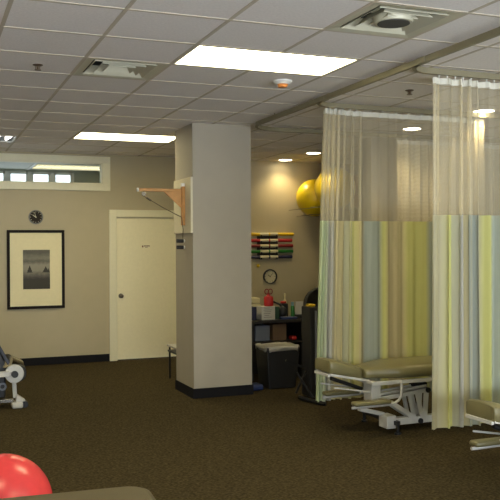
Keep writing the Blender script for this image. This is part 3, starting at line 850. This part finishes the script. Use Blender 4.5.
# black headset-like bag
r = thing('black_bag', 'rounded black bag slumped in the middle of the desk', 'bag', (4.10, 9.25, dz))
MB().sphere((4.115, 9.24, .80), .075, 28, (.85, .9, 1.0)).build('bag_body', M['black'], r, smooth='all')
MB().tube([(3.95, 9.3, .93), (3.98, 9.29, .945), (4.03, 9.28, .925), (4.08, 9.26, .90), (4.115, 9.24, .87)], .012, 10).build('strap', M['black'], r, smooth=True)
tag(MB().rbox(4.15, 4.23, 9.32, 9.4, dz, .90, .006).build('black_box', M['black']), 'tall black box behind the black bag', 'box')
tag(MB().rbox(4.15, 4.215, 9.33, 9.39, .901, .93, .012).build('red_cap', M['redpl'], smooth=True), 'small flat red tub on top of the black box', 'tub')
tag(MB().lathe((4.245, 9.45, dz), [(0, 0), (.02, 0), (.02, .2), (.008, .22), (.008, .25), (.014, .26), (.014, .29), (0, .295)]).build('spray_bottle', M['cream'], smooth=True), 'slim cream spray bottle at the back of the desk', 'bottle')
r = thing('green_bottle', 'green and blue squeeze bottle in front of the white paper', 'bottle', (4.235, 9.2, dz))
MB().lathe((4.235, 9.2, dz), [(0, 0), (.022, 0), (.024, .01), (.024, .14), (.016, .155), (0, .155)]).build('body', M['green'], r, smooth=True)
MB().cyl((4.235, 9.2, .881), (4.235, 9.2, .925), .018, n=16).build('cap', M['skyblue'], r, smooth=True)
r = thing('paper_stand', 'white paper sheets standing upright on the right of the desk', 'paper', (4.33, 9.2, dz))
MB().box(4.27, 4.375, 9.19, 9.20, .77, .93, Matrix.Rotation(math.radians(6), 3, 'X')).build('sheet', M['paper'], r)
MB().box(4.275, 4.37, 9.203, 9.25, dz, .80).build('holder', M['black'], r)
r = tag(MB().rbox(4.03, 4.24, 9.06, 9.15, dz, .755, .012).build('folded_cloth', M['blue'], smooth=True), 'folded dark blue cloth at the front of the desk', 'cloth')

# waste bin
r = thing('waste_bin', 'tall black waste bin with a white liner under the desk', 'waste bin', (3.78, 8.64, 0))
n = 5
def rect(hw, hd, z): 
    return [(3.78+a, 8.64+b, z) for a, b in ((-hw,-hd),(-hw*.5,-hd),(0,-hd),(hw*.5,-hd),(hw,-hd),(hw,0),(hw,hd),(0,hd),(-hw,hd),(-hw,0))]
loft([rect(.165, .15, 0), rect(.19, .17, .25), rect(.200, .18, .475)]).build('bin_body', M['black'], r, bevel=.012)
secs = []
for q in range(3):
    z = (.435, .480, .484)[q]; s_ = (1.0, 1.025, .9)[q]; base = []
    for k in range(48):
        a = 2*PI*k/48; e = .3; c_, d_ = math.cos(a), math.sin(a)
        x_ = math.copysign(abs(c_)**e, c_)*.21*s_; y_ = math.copysign(abs(d_)**e, d_)*.19*s_
        base.append((3.78+x_+.004*math.sin(k*2.1), 8.64+y_+.004*math.sin(k*1.7), z+(.014*math.sin(k*.9)+.010*math.sin(k*2.3) if q == 0 else .007*math.sin(k*1.3))))
    secs.append(base)
m_ = loft(secs); m_.build('bin_liner', M['liner'], r, smooth='all')

tag(MB().rbox(3.38, 3.54, 8.47, 8.66, 0, .065, .02).build('ankle_weight', M['blue'], smooth=True), 'dark blue cushion-like pad on the carpet beside the pillar', 'pad')
tag(MB().tube([(3.44, 8.62, .067), (3.45, 8.70, .075), (3.52, 9.035, .13), (3.515, 9.03, .35), (3.51, 9.035, .55), (3.52, 9.037, .69)], .008, 8).build('resistance_tube', M['green'], smooth=True), 'green resistance tube hanging from the left end of the desk', 'resistance tube')

# dark upright machine beside the curtain
r = thing('exercise_machine', 'tall narrow black upright machine with floor bars beside the curtain', 'exercise machine', (3.80, 7.85, 0))
MB().rbox(3.775, 3.875, 7.76, 7.98, .02, .97, .012).build('column', M['black'], r)
MB().cyl((3.835, 7.745, .15), (3.835, 7.745, .93), .012, n=12).build('highlight_rod', M['grey'], r, smooth=True)  # grey rod stands in for the lighter vertical highlight on the column
MB().tube([(3.66, 7.80, .024), (3.70, 7.55, .024), (3.72, 7.43, .024), (3.76, 7.38, .024)], .022, 10).tube([(3.72, 7.52, .024), (3.85, 7.68, .03), (3.88, 7.8, .03)], .022, 10).build('floor_bar', M['blackmetal'], r, smooth=True)
MB().bar((3.52, 7.82, .42), (3.73, 7.80, .33), .02, .022).bar((3.73, 7.78, .30), (3.60, 7.75, .08), .018, .018).bar((3.60, 7.72, .30), (3.74, 7.62, .04), .018, .018).build('lever', M['blackmetal'], r)
tag(MB().rbox(3.79, 3.86, 7.80, 7.9, .971, .997, .01).build('sponge', M['yellow'], smooth=True), 'yellow sponge lying on top of the black upright machine', 'sponge')

# office chair
ox, oy = 5.16, 10.3
r = thing('office_chair', 'black office chair with a domed back beyond the desk', 'office chair', (ox, oy, 0))
pts = []
for k in range(13):
    a = PI*k/12; pts.append((ox-.25*math.cos(a), .80+.24*math.sin(a)))
pts += [(ox+.23, .62), (ox+.18, .56), (ox-.18, .56), (ox-.23, .62)]
MB().prism(pts, 'y', oy-.05, oy+.03).build('backrest', M['black'], r, smooth=True, bevel=.02)
MB().rbox(ox-.25, ox+.25, oy-.52, oy-.04, .42, .50, .03).build('seat', M['black'], r, smooth=True)
MB().cyl((ox, oy-.28, .10), (ox, oy-.28, .42), .028).build('gas_post', M['blackmetal'], r, smooth=True)
MB().bar((ox, oy-.1, .43), (ox, oy+.01, .60), .06, .02).build('back_support', M['blackmetal'], r)
for k in range(5):
    a = 2*PI*k/5+.3; ex, ey = ox+.27*math.cos(a), oy-.28+.27*math.sin(a)
    l = MB().bar((ox, oy-.28, .11), (ex, ey, .07), .04, .03).build('leg', M['blackmetal'], r)
    MB().cyl((ex-.015, ey, .027), (ex+.015, ey, .027), .027, n=14).build('caster', M['black'], l, smooth=True)

# ------------------------------------------------------------------ machine at the left edge
r = thing('leg_press_machine', 'white and black exercise machine with a chrome roller at the left edge', 'exercise machine', (.5, 8.65, 0))
MB().cyl((.845, 8.52, .352), (.845, 8.47, .352), .092, n=36).build('hub_disc', M['white'], r, smooth=True, bevel=.006)
MB().cyl((.845, 8.468, .352), (.845, 8.43, .352), .034, n=20).build('hub_cap', M['black'], r, smooth=True)
MB().cyl((.775, 8.56, .475), (.90, 8.72, .40), .072, n=28).build('chrome_roller', M['chrome'], r, smooth=True)
MB().cyl((.885, 8.53, .345), (.905, 8.85, .345), .085, n=28).build('dark_roller', M['black'], r, smooth=True, bevel=.01)
MB().bar((.25, 8.47, .36), (.80, 8.47, .357), .05, .055).build('arm', M['white'], r, bevel=.006)
MB().bar((.857, 8.56, .10), (.847, 8.56, .30), .04, .04, up=(0,1,0)).build('post', M['white'], r, bevel=.006)
MB().rbox(.82, .93, 8.48, 8.62, .0, .065, .02).prism([(.86, .06), (.95, .06), (.95, .08), (.87, .14)], 'y', 8.50, 8.60).build('base_foot', M['white'], r, smooth=True)
MB().cyl((.945, 8.50, .035), (.945, 8.62, .035), .034, n=20).build('wheel', M['black'], r, smooth=True)
MB().bar((.1, 8.55, .075), (.84, 8.55, .075), .045, .035).build('base_rail', M['chrome'], r, bevel=.004)
MB().prism([(.1, .10), (.765, .10), (.775, .45), (.72, .60), (.56, 1.0), (.1, 1.0)], 'y', 8.56, 8.80).build('body_shell', M['black'], r, bevel=.02)
MB().bar((.50, 8.545, 1.02), (.81, 8.545, .42), .03, .03, up=(0,1,0)).build('side_rail', M['darkgrey'], r, bevel=.004)
MB().box(.4, .45, 8.5, 8.9, 0, .1).build('rear_foot', M['black'], r)
MB().ring((.735, 8.553, .22), (0,1,0), .04, .022, .012, 20).build('emblem', M['grey'], r, smooth=True)

# ------------------------------------------------------------------ light
w = bpy.data.worlds.new('World'); bpy.context.scene.world = w; w.use_nodes = True
bg = w.node_tree.nodes['Background']
sky = w.node_tree.nodes.new('ShaderNodeTexSky'); sky.sky_type = 'HOSEK_WILKIE'; sky.turbidity = 5; sky.sun_direction = (.3, -.5, .8)
mx = w.node_tree.nodes.new('ShaderNodeMix'); mx.data_type = 'RGBA'; mx.inputs['Factor'].default_value = .75
mx.inputs['B'].default_value = (.80, .88, 1.0, 1)
w.node_tree.links.new(sky.outputs[0], mx.inputs['A']); w.node_tree.links.new(mx.outputs['Result'], bg.inputs['Color'])
bg.inputs['Strength'].default_value = 3.0
def add_uplight(x, y, z, sx, sy, e, rot, col):
    l = bpy.data.lights.new('window_daylight', 'AREA'); l.shape = 'RECTANGLE'; l.size = sx; l.size_y = sy; l.energy = e; l.color = col
    o = bpy.data.objects.new('window_daylight', l); C.objects.link(o); o.location = (x, y, z); o.rotation_euler = rot
for a, b in wins: add_uplight((a+b)/2, WY-.45, .9, b-a, 1.2, 400, (math.radians(128), 0, 0), (.86, .88, 1.0))  # area lamps added outside the windows, tilted up to brighten the ceiling
sc = bpy.context.scene
sc.view_settings.view_transform = 'Standard'; sc.view_settings.look = 'None'; sc.view_settings.gamma = 1; sc.view_settings.use_curve_mapping = False
sc.view_settings.exposure = 0.36
try:
    sc.cycles.max_bounces = 8; sc.cycles.transparent_max_bounces = 24; sc.cycles.sample_clamp_indirect = 4
    sc.cycles.use_denoising = True
except Exception: pass

# ------------------------------------------------------------------ camera
YAW, PIT, ROL, F = .38, -.003, -.006, 820.0
f = Vector((math.sin(YAW)*math.cos(PIT), math.cos(YAW)*math.cos(PIT), math.sin(PIT)))
rr = Vector((math.cos(YAW), -math.sin(YAW), 0)); u = rr.cross(f)
c_, s_ = math.cos(ROL), math.sin(ROL)
x_ = rr*c_ + u*s_; y_ = -rr*s_ + u*c_
cam = bpy.data.cameras.new('camera'); co = bpy.data.objects.new('camera', cam); C.objects.link(co)
mw = Matrix(((x_.x, y_.x, -f.x, 0), (x_.y, y_.y, -f.y, 0), (x_.z, y_.z, -f.z, 1.6), (0, 0, 0, 1)))
co.matrix_world = mw
cam.sensor_fit = 'HORIZONTAL'; cam.sensor_width = 36; cam.lens = F*36/500; cam.clip_start = .05
sc.camera = co
